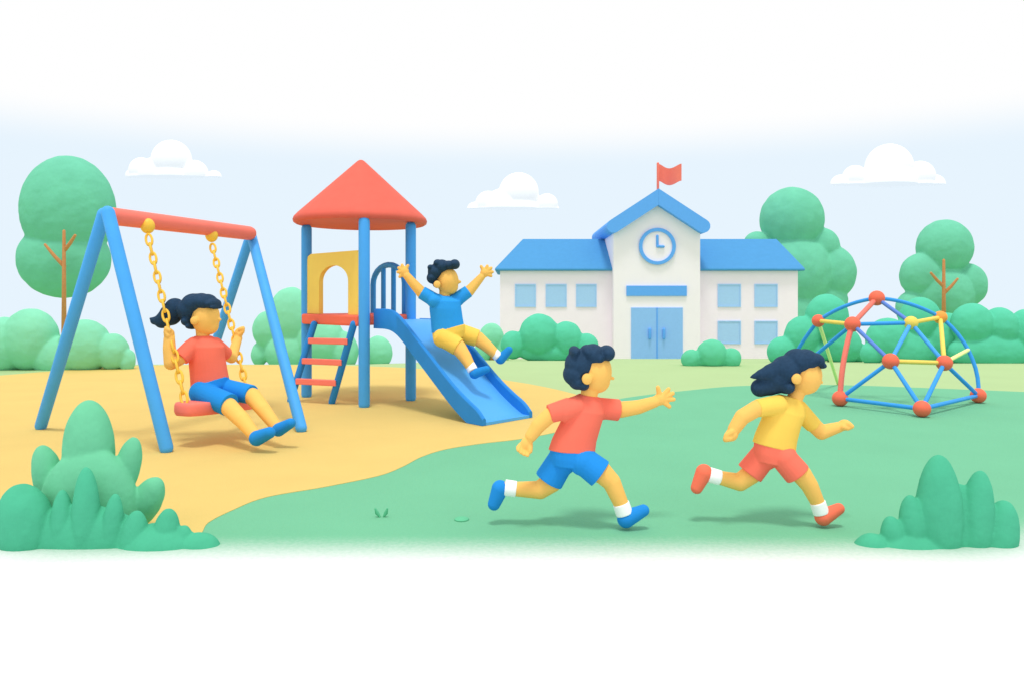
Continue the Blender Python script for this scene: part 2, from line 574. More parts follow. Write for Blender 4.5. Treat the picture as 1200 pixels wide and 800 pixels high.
# ------------------------------------------------------------------ school
def school():
    d = 50.0
    k = d / F
    base = V(((770 - 600) * k, d, terrain(8, d)))
    t = thing('school_building', base, 'white two-storey school with blue roofs, a clock gable and double doors', 'building')
    gz = base.z - 0.4
    dw = d + 0.9         # wings stand a little further back
    kw = dw / F

    def X(px, D=d):
        return (px - 600) / F * D

    def Z(py, D=d):
        return CH - (py - HZ) / F * D

    # wings
    for (x0, x1, rx, nm) in ((586, 722, 613, 'left'), (817, 935, 910, 'right')):
        a, b = X(x0, dw), X(x1, dw)
        m = MB()
        zt = Z(316, dw)
        m.box(((a + b) / 2, dw + 4, (gz + zt) / 2), ((b - a) / 2, 0, 0), (0, 4, 0), (0, 0, (zt - gz) / 2))
        m.build('wing_wall', WALL, t, smooth=False)
        # hipped roof
        ov = 0.32
        e0 = X(580, dw) if nm == 'left' else X(817, dw)
        e1 = X(722, dw) if nm == 'left' else X(941.5, dw)
        zb = Z(315.5, dw)
        zr = Z(280, dw + 4)
        ridge_o = X(613, dw + 4) if nm == 'left' else X(910, dw + 4)
        y0, y1, ym = dw - ov, dw + 8 + ov, dw + 4
        th = 0.12
        if nm == 'left':
            A, B, C_, D_ = (e0, y0), (e1, y0), (e1, y1), (e0, y1)
            R0, R1 = V((ridge_o, ym, zr)), V((e1, ym, zr))
        else:
            A, B, C_, D_ = (e0, y0), (e1, y0), (e1, y1), (e0, y1)
            R0, R1 = V((e0, ym, zr)), V((ridge_o, ym, zr))
        vs = [(*A, zb - th), (*B, zb - th), (*C_, zb - th), (*D_, zb - th), (*A, zb + .03), (*B, zb + .03), (*C_, zb + .03), (*D_, zb + .03), R0, R1]
        fs = [(3, 2, 1, 0), (0, 1, 5, 4), (1, 2, 6, 5), (2, 3, 7, 6), (3, 0, 4, 7), (4, 5, 9, 8), (6, 7, 8, 9), (5, 6, 9), (7, 4, 8)]
        m = MB()
        m.add(vs, fs)
        m.build('roof', ROOFB, t, smooth=False, bevel=0.07)
    # centre block
    a, b = X(719), X(820.5)
    xm = X(770)
    m = MB()
    zpk, zev = Z(236), Z(270)
    m.prism([(a, d, gz), (b, d, gz), (b, d, zev), (xm, d, zpk), (a, d, zev)], (0, 8.5, 0))
    m.build('centre_wall', WALLW, t, smooth=False)
    # gable roof as two rounded slabs
    th = 0.44
    for s in (-1, 1):
        e = V((X(718) if s < 0 else X(822), 0, Z(266)))
        p = V((xm, 0, Z(232)))
        u = (p - e).normalized()
        n = V((-u.z, 0, u.x)) if s < 0 else V((u.z, 0, -u.x))
        if n.z < 0:
            n = -n
        m = MB()
        pts = []
        for i in range(9):
            an = math.pi / 2 + math.pi * i / 8
            pts.append(e + u * (math.cos(an) * th) + n * (math.sin(an) * th))
        # peak end cut vertically
        tt = th / max(0.01, abs(u.x))
        q_low = p - V((0, 0, th / abs(u.x)))
        q_top = p + V((0, 0, th / abs(u.x)))
        pts = pts + [q_low, q_top]
        m.prism([V((q.x + (0.003 * s), d - 0.55, q.z)) for q in pts], (0, 9.4, 0))
        m.build('gable_roof', TRIMB, t, smooth=False)
    # clock
    cc = V((xm, d - 0.06, Z(289)))
    m = MB()
    R1, R0 = 21.5 * k, 17.6 * k
    N = 48
    ringo = [cc + V((math.cos(2 * math.pi * i / N) * R1, 0, math.sin(2 * math.pi * i / N) * R1)) for i in range(N)]
    ringi = [cc + V((math.cos(2 * math.pi * i / N) * R0, 0, math.sin(2 * math.pi * i / N) * R0)) for i in range(N)]
    off = V((0, -0.1, 0))
    vs = ringo + ringi + [p + off for p in ringo] + [p + off for p in ringi]
    fs = []
    for i in range(N):
        j = (i + 1) % N
        fs += [(2 * N + i, 2 * N + j, 3 * N + j, 3 * N + i), (i, j, 2 * N + j, 2 * N + i), (N + i, 3 * N + i, 3 * N + j, N + j), (i, N + i, N + j, j)]
    m.add(vs, fs)
    face = MB()
    face.prism([cc + V((math.cos(2 * math.pi * i / N) * R0 * 1.01, 0.0, math.sin(2 * math.pi * i / N) * R0 * 1.01)) for i in range(N)], (0, 0.06, 0))
    ck = face.build('clock', WALLW, t, smooth=False)
    m.build('clock_rim', TRIMB, ck, smooth=False)
    h = MB()
    h.tube([cc + V((0, -0.05, 0)), cc + V((0, -0.05, 12 * k))], 1.5 * k, 10)
    h.build('clock_hand', TRIMB, ck)
    h = MB()
    h.tube([cc + V((0, -0.07, 0)), cc + V((7 * k, -0.07, -0.3 * k))], 1.5 * k, 10)
    h.build('clock_hand', TRIMB, ck)
    # fascia sign, door
    def panel(x0, x1, y0, y1, D, thick, nm, mt, par, bev=0.02):
        q = MB()
        za, zb = Z(y1, D), Z(y0, D)
        xa, xb = X(x0, D), X(x1, D)
        q.box(((xa + xb) / 2, D - thick / 2 + 0.02, (za + zb) / 2), ((xb - xa) / 2, 0, 0), (0, thick / 2 + 0.02, 0), (0, 0, (zb - za) / 2))
        return q.build(nm, mt, par, smooth=False, bevel=bev)
    panel(734, 804.5, 335, 347, d, 0.12, 'sign_band', TRIMB, t)
    for (x0, x1, hx) in ((739.5, 769.3, 761), (770.3, 800, 777.5)):
        dr = panel(x0, x1, 360.5, 421, d, 0.07, 'door', DOORM, t)
        q = MB()
        hh = V((X(hx), d - 0.17, 0))
        q.tube([V((hh.x, hh.y, Z(396))), V((hh.x, hh.y, Z(386)))], 1.6 * k, 10)
        q.build('handle', TRIMB, dr)
    panel(769.2, 770.4, 360.5, 421, d, 0.10, 'door_jamb', DBLUE if False else TRIMB, t, None)
    for (x0, x1, y0, y1) in ((603.5, 628, 333, 360), (639.5, 664, 333, 360), (675, 699, 333, 360), (841, 868, 333, 360), (884, 911, 333, 360), (841, 868, 376, 403), (884, 911, 376, 403)):
        fr = MB()
        D = dw
        za, zb, xa, xb = Z(y1, D), Z(y0, D), X(x0, D), X(x1, D)
        fw = 0.07
        for (ca, cb, cz0, cz1) in ((xa, xb, za, za + fw), (xa, xb, zb - fw, zb), (xa, xa + fw, za + fw, zb - fw), (xb - fw, xb, za + fw, zb - fw)):
            fr.box(((ca + cb) / 2, D - 0.02, (cz0 + cz1) / 2), ((cb - ca) / 2, 0, 0), (0, 0.05, 0), (0, 0, (cz1 - cz0) / 2))
        wn = fr.build('window', GLASS, t, smooth=False)
        pn = MB()
        pn.box(((xa + xb) / 2, D - 0.005, (za + zb) / 2), ((xb - xa) / 2 - fw, 0, 0), (0, 0.03, 0), (0, 0, (zb - za) / 2 - fw))
        pn.build('pane', GLASS, wn, smooth=False)
    # flag
    fy = d + 0.5
    fl = thing('flag', V((X(771, fy), fy, Z(226, fy))), 'small coral flag flying from a pole on the school gable', 'flag')
    q = MB()
    q.tube([V((X(771, fy), fy, Z(233, fy))), V((X(771, fy), fy, Z(192, fy)))], 1.5 * k, 10)
    q.build('flagpole', RED, fl)
    top = [V((X(772.3 + 25.7 * i / 12, fy), fy + 0.25 * math.sin(i / 12 * 5.5), Z(192.5 + 2.2 * (1 - math.cos(i / 12 * 6.0)) * 1.1, fy))) for i in range(13)]
    bot = [p - V((0, 0, 20 * k)) for p in top]
    bk = V((0, 0.04, 0))
    vs = top + bot + [p + bk for p in top] + [p + bk for p in bot]
    fs = []
    for i in range(12):
        fs += [(i, 13 + i, 14 + i, i + 1), (26 + i, 27 + i, 40 + i, 39 + i), (i, i + 1, 27 + i, 26 + i), (13 + i, 39 + i, 40 + i, 14 + i)]
    fs += [(0, 26, 39, 13), (12, 25, 51, 38)]
    q = MB()
    q.add(vs, fs)
    q.build('banner', RED, fl, angle=50)


school()


# ------------------------------------------------------------------ swing set
def swing_set():
    N = P(125, 250, 7.75)
    Fp = P(294, 277, 10.45)
    t = thing('swing_set', V((-4.0, 9, 0)), 'blue A-frame swing set with a coral top beam, on the sand', 'swing set')
    r = 0.064
    feet = [(G(48, 503), N, (-0.10, 0.12, 0)), (G(195, 530), N, (0.07, -0.10, 0)), (G(353, 506), Fp, (0.04, -0.08, 0)), (G(232, 469), Fp, (-0.05, 0.10, 0))]
    for (g, ap, off) in feet:
        off = V(off) * 0.75
        b = MB()
        p0 = g + V((0, 0, r * 0.75))
        b.tube([p0, p0.lerp(ap + V(off), 0.5), ap + V(off)], r, 22, sub=5)
        b.build('leg', BLUE, t)
    b = MB()
    b.tube([P(126, 253, 7.95), P(292, 273.5, 10.22)], 0.092, 22, sub=3)
    b.build('crossbeam', RED, t)
    tops = []
    for (px, py, d) in ((173, 273, 8.33), (248, 284, 9.42)):
        b = MB()
        c = P(px, py - 8, d + 0.05)
        b.ell(c, (V((0.075, 0, 0)), V((0, 0.075, 0)), V((0, 0, 0.085))), 20, 12)
        b.build('hanger', GOLD, t)
        tops.append(P(px + 0.5, py + 3, d))
    # the swing itself
    e0, e1 = P(217, 472, 7.7), P(291, 464, 8.5)
    s = thing('swing', (e0 + e1) / 2, 'coral swing seat on yellow chains, carrying the pigtailed girl', 'swing')
    ax = (e1 - e0)
    L = ax.length
    ax.normalize()
    fwd = ax.cross(V((0, 0, 1))).normalized()
    up = fwd.cross(ax).normalized()
    if up.z < 0:
        up = -up
    q = MB()
    pts = []
    hw, hl = 0.17, L / 2 + 0.06
    for i in range(40):
        an = 2 * math.pi * i / 40
        cx, cy = math.cos(an), math.sin(an)
        e = 0.5
        pts.append((math.copysign(abs(cx) ** e, cx) * hl, math.copysign(abs(cy) ** e, cy) * hw))
    ctr = (e0 + e1) / 2 - up * 0.05
    rings = []
    for (zz, sc_) in ((-0.075, 0.90), (-0.06, 0.96), (-0.03, 1.0), (0.02, 1.0), (0.045, 0.97), (0.055, 0.92)):
        rings.append([ctr + ax * (x * (1 - (1 - sc_) * 0.4)) + fwd * (y * sc_) + up * zz for (x, y) in pts])
    q.loft(rings)
    q.build('seat', RED, s, angle=50)
    for (a, b_) in ((tops[0], e0), (tops[1], e1)):
        q = MB()
        dirv = b_ - a
        LL = dirv.length
        dirv.normalize()
        n = int(round(LL / 0.112))
        pitch = LL / n
        side = dirv.cross(V((0, 1, 0))).normalized()
        dep = dirv.cross(side).normalized()
        for i in range(n):
            c = a + dirv * (pitch * (i + 0.5))
            s1 = side if i % 2 == 0 else (dep * 0.93 + side * 0.37).normalized()
            hl_, hw_ = pitch * 0.62, 0.034
            loop = [c + dirv * (hl_ * math.cos(2 * math.pi * j / 16)) + s1 * (hw_ * math.sin(2 * math.pi * j / 16)) for j in range(16)]
            s2 = dirv.cross(s1).normalized()
            rr = 0.0135
            rings = []
            for j in range(16):
                tn = (loop[(j + 1) % 16] - loop[j - 1]).normalized()
                nn = tn.cross(s2).normalized()
                rings.append([loop[j] + (nn * math.cos(2 * math.pi * m_ / 8) + s2 * math.sin(2 * math.pi * m_ / 8)) * rr for m_ in range(8)])
            rings.append(rings[0])
            q.loft(rings, closed=False)
        q.build('chain', GOLD, s)


swing_set()

# ------------------------------------------------------------------ play tower
PL, PF, PR = V((-3.13, 11.7, 0)), V((-2.04, 10.6, 0)), V((-1.49, 11.3, 0))
PB = V((-2.38, 12.4, 0))


def play_tower():
    c = (PL + PF + PR + PB) / 4
    t = thing('play_tower', c, 'blue and coral play tower with pointed roof, ladder and yellow arched panel', 'play tower')
    for p in (PL, PF, PR, PB):
        b = MB()
        b.tube([p + V((0, 0, 0.05)), p + V((0, 0, 1.3)), p + V((0, 0, 2.56))], 0.078, 20)
        b.build('post', BLUE, t)
    # platform
    up = V((0, 0, 1))
    b = MB()
    e = 1.0
    cor = [PL, PF, PR, PB]
    m = [c + (q - c) * e for q in cor]
    b.prism([V((q.x, q.y, 1.13)) for q in m], (0, 0, 0.14))
    b.build('platform', ORED, t, smooth=False, bevel=0.03)
    # left edge bar
    u = (PF - PL).normalized()
    out_ = V((-u.y, u.x, 0))
    if out_.y > 0:
        out_ = -out_
    b = MB()
    o = out_ * 0.03
    b.tube([PL + u * 0.05 + o + V((0, 0, 1.2)), PF - u * 0.05 + o + V((0, 0, 1.2))], 0.04, 8)
    b = MB()
    ce = (PL + PF) / 2 + out_ * 0.035 + V((0, 0, 1.195))
    b.box(ce, u * ((PF - PL).length / 2 - 0.03), out_ * 0.075, V((0, 0, 0.075)))
    b.build('edge_board', ORED, t, smooth=False, bevel=0.03)
    # yellow panel with arch
    W = (PF - PL).length
    a0, a1 = 0.06, W - 0.075
    z0, z1 = 1.273, 2.17
    ca = 0.5 * (a0 + a1) + 0.035
    hw = 0.39
    outer = [(a0, z0), (a1, z0), (a1, z1 - 0.04), (a1 - 0.04, z1), (a0 + 0.12, z1), (a0 + 0.03, z1 - 0.03), (a0, z1 - 0.12)]
    # build as strips round the arch: polygon with a bottom notch
    zs = 1.745
    arch = [(ca + hw * math.cos(math.pi * i / 24), zs + hw * 0.60 * math.sin(math.pi * i / 24)) for i in range(25)]
    poly = [(a0, z0), (ca - hw, z0)] + [(ca - hw, zs)] + list(reversed(arch))[1:] + [(ca + hw, z0), (a1, z0), (a1, z1 - 0.05), (a1 - 0.02, z1 - 0.012), (a1 - 0.06, z1), (a0 + 0.12, z1), (a0 + 0.03, z1 - 0.035), (a0, z1 - 0.12)]
    b = MB()
    b.prism([PL + u * x + out_ * 0.03 + up * z for (x, z) in poly], out_ * -0.07)
    o_ = b.build('arched_panel', YEL, t, smooth=False)
    bm = bmesh.new()
    bm.from_mesh(o_.data)
    bmesh.ops.triangulate(bm, faces=[f for f in bm.faces if len(f.verts) > 4])
    bm.to_mesh(o_.data)
    bm.free()
    # ladder
    ra, rb = P(368, 380, 11.25), P(340.5, 468.5, 11.15)
    rc, rd = P(414.5, 380, 10.6), P(389, 470.5, 10.95)
    lad = MB()
    lad.tube([ra, rb], 0.05, 12)
    lad1 = lad.build('ladder_rail', DBLUE, t)
    lad = MB()
    lad.tube([rc, rd], 0.05, 12)
    lad.build('ladder_rail', DBLUE, t)
    for f in (0.215, 0.48, 0.745):
        p, q = ra.lerp(rb, f), rc.lerp(rd, f)
        b = MB()
        mid = (p + q) / 2 + V((0, -0.045, 0))
        b.box(mid, (q - p) / 2 * 0.98, V((0, 0.04, 0)), V((0, 0, 0.042)))
        b.build('rung', RED, t, smooth=False, bevel=0.012)
    # guard rail with arched top at the back right edge
    v = (PR - PB)
    vl = v.length
    v.normalize()

    def rail(s_, z):
        return PB + v * s_ + V((0, 0, z))
    s0, s1 = vl * 0.20, vl * 0.88
    R = (s1 - s0) / 2
    zt = 1.72
    pts = [rail(s0, 1.2), rail(s0, 1.45), rail(s0, zt)] + [rail(s0 + R - R * math.cos(math.pi * i / 12), zt + R * 0.62 * math.sin(math.pi * i / 12)) for i in range(1, 12)] + [rail(s1, zt), rail(s1, 1.45), rail(s1, 1.2)]
    b = MB()
    b.tube(pts, 0.045, 12)
    gr = b.build('guard_rail', DOMEB, t)
    for f in (0.34, 0.66):
        s_ = s0 + (s1 - s0) * f
        h = zt + R * 0.62 * math.sin(math.acos(1 - 2 * f))
        b = MB()
        b.tube([rail(s_, 1.2), rail(s_, h)], 0.038, 10)
        b.build('bar', DOMEB, gr)
    # roof
    cx, cy = P(423, 0, 11.5).x, 11.5
    zc, za = 2.64, 3.575
    base = [V((cx + 0.985 * math.cos(2 * math.pi * j / 64), cy + 1.02 * math.sin(2 * math.pi * j / 64), zc)) for j in range(64)]
    ctr = V((cx, cy, zc))
    rings = []
    for (s_, z) in ((0.90, -0.02), (0.96, -0.035), (0.99, -0.015), (1.0, 0.02), (0.985, 0.06), (0.93, 0.118)):
        rings.append([ctr + (q - ctr) * s_ + V((0, 0, z)) for q in base])
    for i in range(1, 14):
        f = i / 14
        s_ = 0.93 * (1 - f) + 0.075 * f
        rings.append([ctr + (q - ctr) * s_ + V((0, 0, 0.118 + (za - zc - 0.158) * f)) for q in base])
    for (s_, z) in ((0.07, -0.035), (0.05, -0.018), (0.025, -0.004), (0.004, 0.0)):
        rings.append([ctr + (q - ctr) * s_ + V((0, 0, za - zc + z)) for q in base])
    b = MB()
    b.loft(rings)
    b.build('roof', ROOFR, t, angle=45)


play_tower()


# ------------------------------------------------------------------ slide
SA, SB = V((-1.93, 10.75, 0)), V((-0.34, 9.02, 0))
SW = V((0.59, 0.64, 0))
ZT = [(0, 1.36), (0.15, 1.36), (0.21, 1.335), (0.27, 1.26), (0.33, 1.16), (0.5, 0.875), (0.75, 0.45), (0.88, 0.275), (0.95, 0.2), (1.0, 0.15)]


def slide_top(s):
    for (a, za), (b, zb) in zip(ZT, ZT[1:]):
        if s <= b:
            return za + (zb - za) * (s - a) / (b - a)
    return ZT[-1][1]


def slide_floor(s):
    return max(0.03, slide_top(s) - 0.155)


def slide():
    t = thing('slide', (SA + SB + SW) / 2 * 1.0 - V((0, 0, 0)), 'straight blue slide with raised sides leading down from the play tower', 'slide')
    n = 40
    ss = [i / n for i in range(n + 1)]
    wu = SW.normalized()
    wl = SW.length
    # smooth profile
    zz = [sum(slide_top(min(1, max(0, s + o))) for o in (-0.05, -0.025, 0, 0.025, 0.05)) / 5 for s in ss]
    fw = (SB - SA).normalized()

    def pt(s, wofs, z):
        p = SA.lerp(SB, s) + wu * wofs
        return V((p.x, p.y, z))
    b = MB()
    rings = []
    for s, z in zip(ss, zz):
        f = max(0.045, z - 0.16)
        rings.append([pt(s, 0.05, f), pt(s, wl - 0.05, f), pt(s, wl - 0.05, f - 0.035), pt(s, 0.05, f - 0.035)])
    b.loft(rings)
    b.build('chute', CHUTE, t, angle=40)
    for w0 in (-0.01, wl - 0.05):
        b = MB()
        rings = []
        for i, (s, z) in enumerate(zip(ss, zz)):
            lo = max(0.012, z - 0.275)
            if w0 > 0.1:
                z = z - 0.15 * (1 - sstep(0.25, 0.5, s))
            e = 0.0
            if s > 0.93:
                e = ((s - 0.93) / 0.07) ** 2 * 0.07
            z1 = z - e
            rings.append([pt(s, w0, lo), pt(s, w0 + 0.06, lo), pt(s, w0 + 0.06, z1 - 0.02), pt(s, w0 + 0.045, z1), pt(s, w0 + 0.015, z1), pt(s, w0, z1 - 0.02)])
        b.loft(rings)
        b.build('side_wall', DBLUE, t, angle=40)


slide()


# ------------------------------------------------------------------ climbing dome
def dome():
    nodes = dict(T=(1027.5, 349.5, 11.4, 0.112, ORED), A=(959, 376, 12.0, 0.098, ORED), B=(999, 380, 11.0, 0.110, ORED), C=(1067.6, 378.4, 10.9, 0.094, YEL), D=(1102, 372, 11.5, 0.096, ORANGE),
                 E=(1043.7, 423, 10.35, 0.107, ORED), F=(1106.6, 425, 10.4, 0.105, ORED), G=(984.5, 466.5, 10.74, 0.108, ORED), H=(1080.4, 478.5, 9.75, 0.105, ORED), I=(1146.3, 463, 11.07, 0.107, ORED), K=(916, 449, 12.64, 0.1, ORED))
    pos = {k_: P(v[0], v[1], v[2]) for k_, v in nodes.items()}
    t = thing('climbing_dome', V((5.5, 11.3, 0)), 'geodesic climbing dome of blue, coral and yellow bars with ball joints', 'climbing frame')
    for k_, v in nodes.items():
        b = MB()
        r = v[3]
        b.ell(pos[k_], (V((r, 0, 0)), V((0, r, 0)), V((0, 0, r))), 28, 18)
        b.build('ball_joint', v[4], t)
    cen = V((5.5, 11.3, 0.0))

    def bar(p, q, m, bow=0.0, r=0.028):
        a, c = (pos[p] if isinstance(p, str) else p), (pos[q] if isinstance(q, str) else q)
        pts = []
        n = 10 if bow else 2
        for i in range(n + 1):
            f = i / n
            x = a.lerp(c, f)
            if bow:
                o = (x - cen).normalized()
                x = x + o * bow * 4 * f * (1 - f)
            pts.append(x)
        b = MB()
        b.tube(pts, r, 12, flat=False, sub=2)
        return b.build('bar', m, t), pts
    bar('T', 'A', DOMEB, 0.06)
    bar('T', 'D', DOMEB, 0.06)
    _, arc = bar('D', 'I', DOMEB, 0.16)
    bar('A', 'K', DOMEB, 0.05)
    bar('T', 'B', RED, 0, 0.036)
    bar('T', 'C', PURPLE)
    bar('A', 'B', YEL, 0, 0.030)
    bar('B', 'C', DOMEB)
    bar('C', 'D', YEL, 0, 0.030)
    bar('B', 'E', PURPLE)
    bar('C', 'E', BLUE)
    bar('C', 'F', BLUE)
    bar('D', 'F', YEL, 0, 0.030)
    bar('E', 'F', YEL, 0, 0.030)
    bar('E', 'G', DOMEB)
    bar('E', 'H', DOMEB)
    bar('F', 'H', DOMEB)
    bar('F', 'I', DOMEB)
    bar('G', 'H', DOMEB)
    bar('H', 'I', DOMEB)
    bar('B', 'G', RED, 0.06, 0.037)
    bar('B', 'K', DOMEB)
    bar('F', arc[5], PYEL, 0, 0.027)
    bar('A', P(982, 449, 13.4), PYEL, 0, 0.027)


dome()


# ------------------------------------------------------------------ people
class Kid:
    def __init__(s, d0, label, base, group='children at play'):
        s.d0 = d0
        s.k = d0 / F
        s.t = thing('person', base, label, 'person')

    def p(s, q):
        return P(q[0], q[1], s.d0 + (q[2] if len(q) > 2 else 0))

    def limb(s, mb, pts):
        """pts: (px,py,dd,rpx) - spheres at the joints and cones between them"""
        for q in pts:
            r = q[3] * s.k * 1.06
            mb.ell(s.p(q), (V((r, 0, 0)), V((0, r, 0)), V((0, 0, r))), 18, 12)
        for a, b in zip(pts, pts[1:]):
            mb.tube([s.p(a), s.p(b)], [a[3] * s.k * 1.06, b[3] * s.k * 1.06], 18, flat=True)
        return mb

    def cone(s, mb, a, b):
        mb.tube([s.p(a), s.p(b)], [a[3] * s.k, b[3] * s.k], 22, flat=True)
        return mb

    def oval(s, mb, px, py, rx, ry, dep, dd=0, tilt=0):
        tl = math.radians(tilt)
        k = s.k
        mb.ell(P(px, py, s.d0 + dd), (V((math.cos(tl), 0, -math.sin(tl))) * rx * k, V((0, dep * k, 0)), V((math.sin(tl), 0, math.cos(tl))) * ry * k), 24, 16)
        return mb

    def torso(s, mb, rows, seg=28):
        """rows: (cx, cy, halfwidth, halfdepth, tilt, dd) from bottom to top"""
        rings = []
        for (cx, cy, hw, hd, tilt, dd) in rows:
            tl = math.radians(tilt)
            c = P(cx, cy, s.d0 + dd)
            a = V((math.cos(tl), 0, -math.sin(tl))) * hw * s.k
            b = V((0, 1, 0)) * hd * s.k
            rings.append([c + a * math.cos(2 * math.pi * j / seg) + b * math.sin(2 * math.pi * j / seg) for j in range(seg)])
        mb.loft(rings)
        return mb

    def fingers(s, mb, palm, tips, r):
        for tp in tips:
            kx, ky = palm[0] + (tp[0] - palm[0]) * 0.4, palm[1] + (tp[1] - palm[1]) * 0.4
            mid = (kx + (tp[0] - kx) * 0.5 + (tp[3] if len(tp) > 3 else 0), ky + (tp[1] - ky) * 0.5, palm[2] + (tp[2] if len(tp) > 2 else 0) * 0.5, r)
            s.limb(mb, [(kx, ky, palm[2], r * 1.1), mid, (tp[0], tp[1], palm[2] + (tp[2] if len(tp) > 2 else 0), r * 0.85)])

    def fist(s, mb, c, r, ang, grip=1):
        """closed hand: palm plus four curled fingers and a thumb, seen from the side; ang = screen direction of the forearm"""
        a = math.radians(ang)
        ux, uy = math.cos(a), -math.sin(a)       # along forearm
        vx, vy = -uy, ux
        s.oval(mb, c[0], c[1], r, r * 0.86, r * 1.0, c[2], -ang)
        fr = r * 0.36
        for i in range(4):
            dd = c[2] + (i - 1.5) * r * 0.5 * s.k
            ext = r * (0.62, 0.74, 0.70, 0.56)[i]
            x0, y0 = c[0] + ux * ext, c[1] + uy * ext
            x1, y1 = x0 + (ux * 0.30 + vx * 0.5 * grip) * r, y0 + (uy * 0.30 + vy * 0.5 * grip) * r
            x2, y2 = x1 + (-ux * 0.55 + vx * 0.15 * grip) * r, y1 + (-uy * 0.55 + vy * 0.15 * grip) * r
            s.limb(mb, [(x0, y0, dd, fr), (x1, y1, dd, fr), (x2, y2, dd, fr * 0.9)])
        td = c[2] - r * 0.75 * s.k
        s.limb(mb, [(c[0] - ux * r * 0.3 + vx * 0.2 * grip * r, c[1] - uy * r * 0.3 + vy * 0.2 * grip * r, td, fr * 1.1), (c[0] + ux * r * 0.35 + vx * 0.62 * grip * r, c[1] + uy * r * 0.35 + vy * 0.62 * grip * r, td, fr)])

    def loose_hand(s, mb, c, r, ang):
        """relaxed hand hanging with slightly curled fingers"""
        a = math.radians(ang)
        ux, uy = math.cos(a), -math.sin(a)
        s.oval(mb, c[0], c[1], r * 1.05, r * 0.8, r * 0.55, c[2], -ang)
        fr = r * 0.30
        for i, ln in enumerate((0.85, 1.0, 0.95, 0.75)):
            sp_ = (i - 1.5) * 0.46 * r
            vx, vy = -uy, ux
            x0, y0 = c[0] + ux * r * 0.6 + vx * sp_ * 0.9, c[1] + uy * r * 0.6 + vy * sp_ * 0.9
            x1, y1 = x0 + ux * r * ln * 0.55 + vx * sp_ * 0.15, y0 + uy * r * ln * 0.55 + vy * sp_ * 0.15
            s.limb(mb, [(x0, y0, c[2], fr * 1.1), (x1, y1, c[2] - 0.01, fr), (x1 + ux * r * 0.3 - vx * 0.15 * r, y1 + uy * r * 0.3 - vy * 0.15 * r, c[2] - 0.03, fr * 0.85)])
        vx, vy = -uy, ux
        s.limb(mb, [(c[0] + vx * r * -0.6, c[1] + vy * r * -0.6, c[2] - 0.01, fr * 1.15), (c[0] + vx * r * -0.95 + ux * r * 0.7, c[1] + vy * r * -0.95 + uy * r * 0.7, c[2] - 0.02, fr)])

    def head(s, mb, cx, cy, rx, ry, nose, ear, er, dd=0, jaw=None):
        dep = ry * 0.86
        s.oval(mb, cx, cy, rx, ry, dep, dd)
        # brow and jaw fill
        if jaw:
            s.oval(mb, jaw[0], jaw[1], jaw[2], jaw[3], jaw[3] * 1.0, dd)
        s.oval(mb, nose[0] - 0.6, nose[1], 2.6, 2.0, 2.0, dd)
        for sgn in (-1, 1):
            s.oval(mb, ear[0], ear[1], er, er * 1.08, er * 0.62, dd + sgn * (dep + er * 0.15) * s.k)
        return dep

    def hair(s, blobs, dep, vox, dd=0, extra=None):
        mb = MB()
        for bl in blobs:
            x, y, r = bl[:3]
            dp = bl[3] if len(bl) > 3 else dep + 2.5
            ry = bl[4] if len(bl) > 4 else r
            tl = bl[5] if len(bl) > 5 else 0
            s.oval(mb, x, y, r, ry, dp, dd, tl)
        if extra:
            extra(mb)
        return mb.build('hair', HAIR, s.t, remesh=vox, relax=12)


def shoe(kid, heel, toe, r0, r1, m, sole=None):
    """a low shoe: rounded body from heel to toe and flat sole side"""
    mb = MB()
    k = kid.k
    mid = tuple(heel[i] * 0.5 + toe[i] * 0.5 for i in range(3))
    kid.limb(mb, [(*heel, r0), (*mid, (r0 + r1) / 2), (*toe, r1)])
    return mb.build('shoe', m, kid.t, remesh=0.9 * k, relax=3)


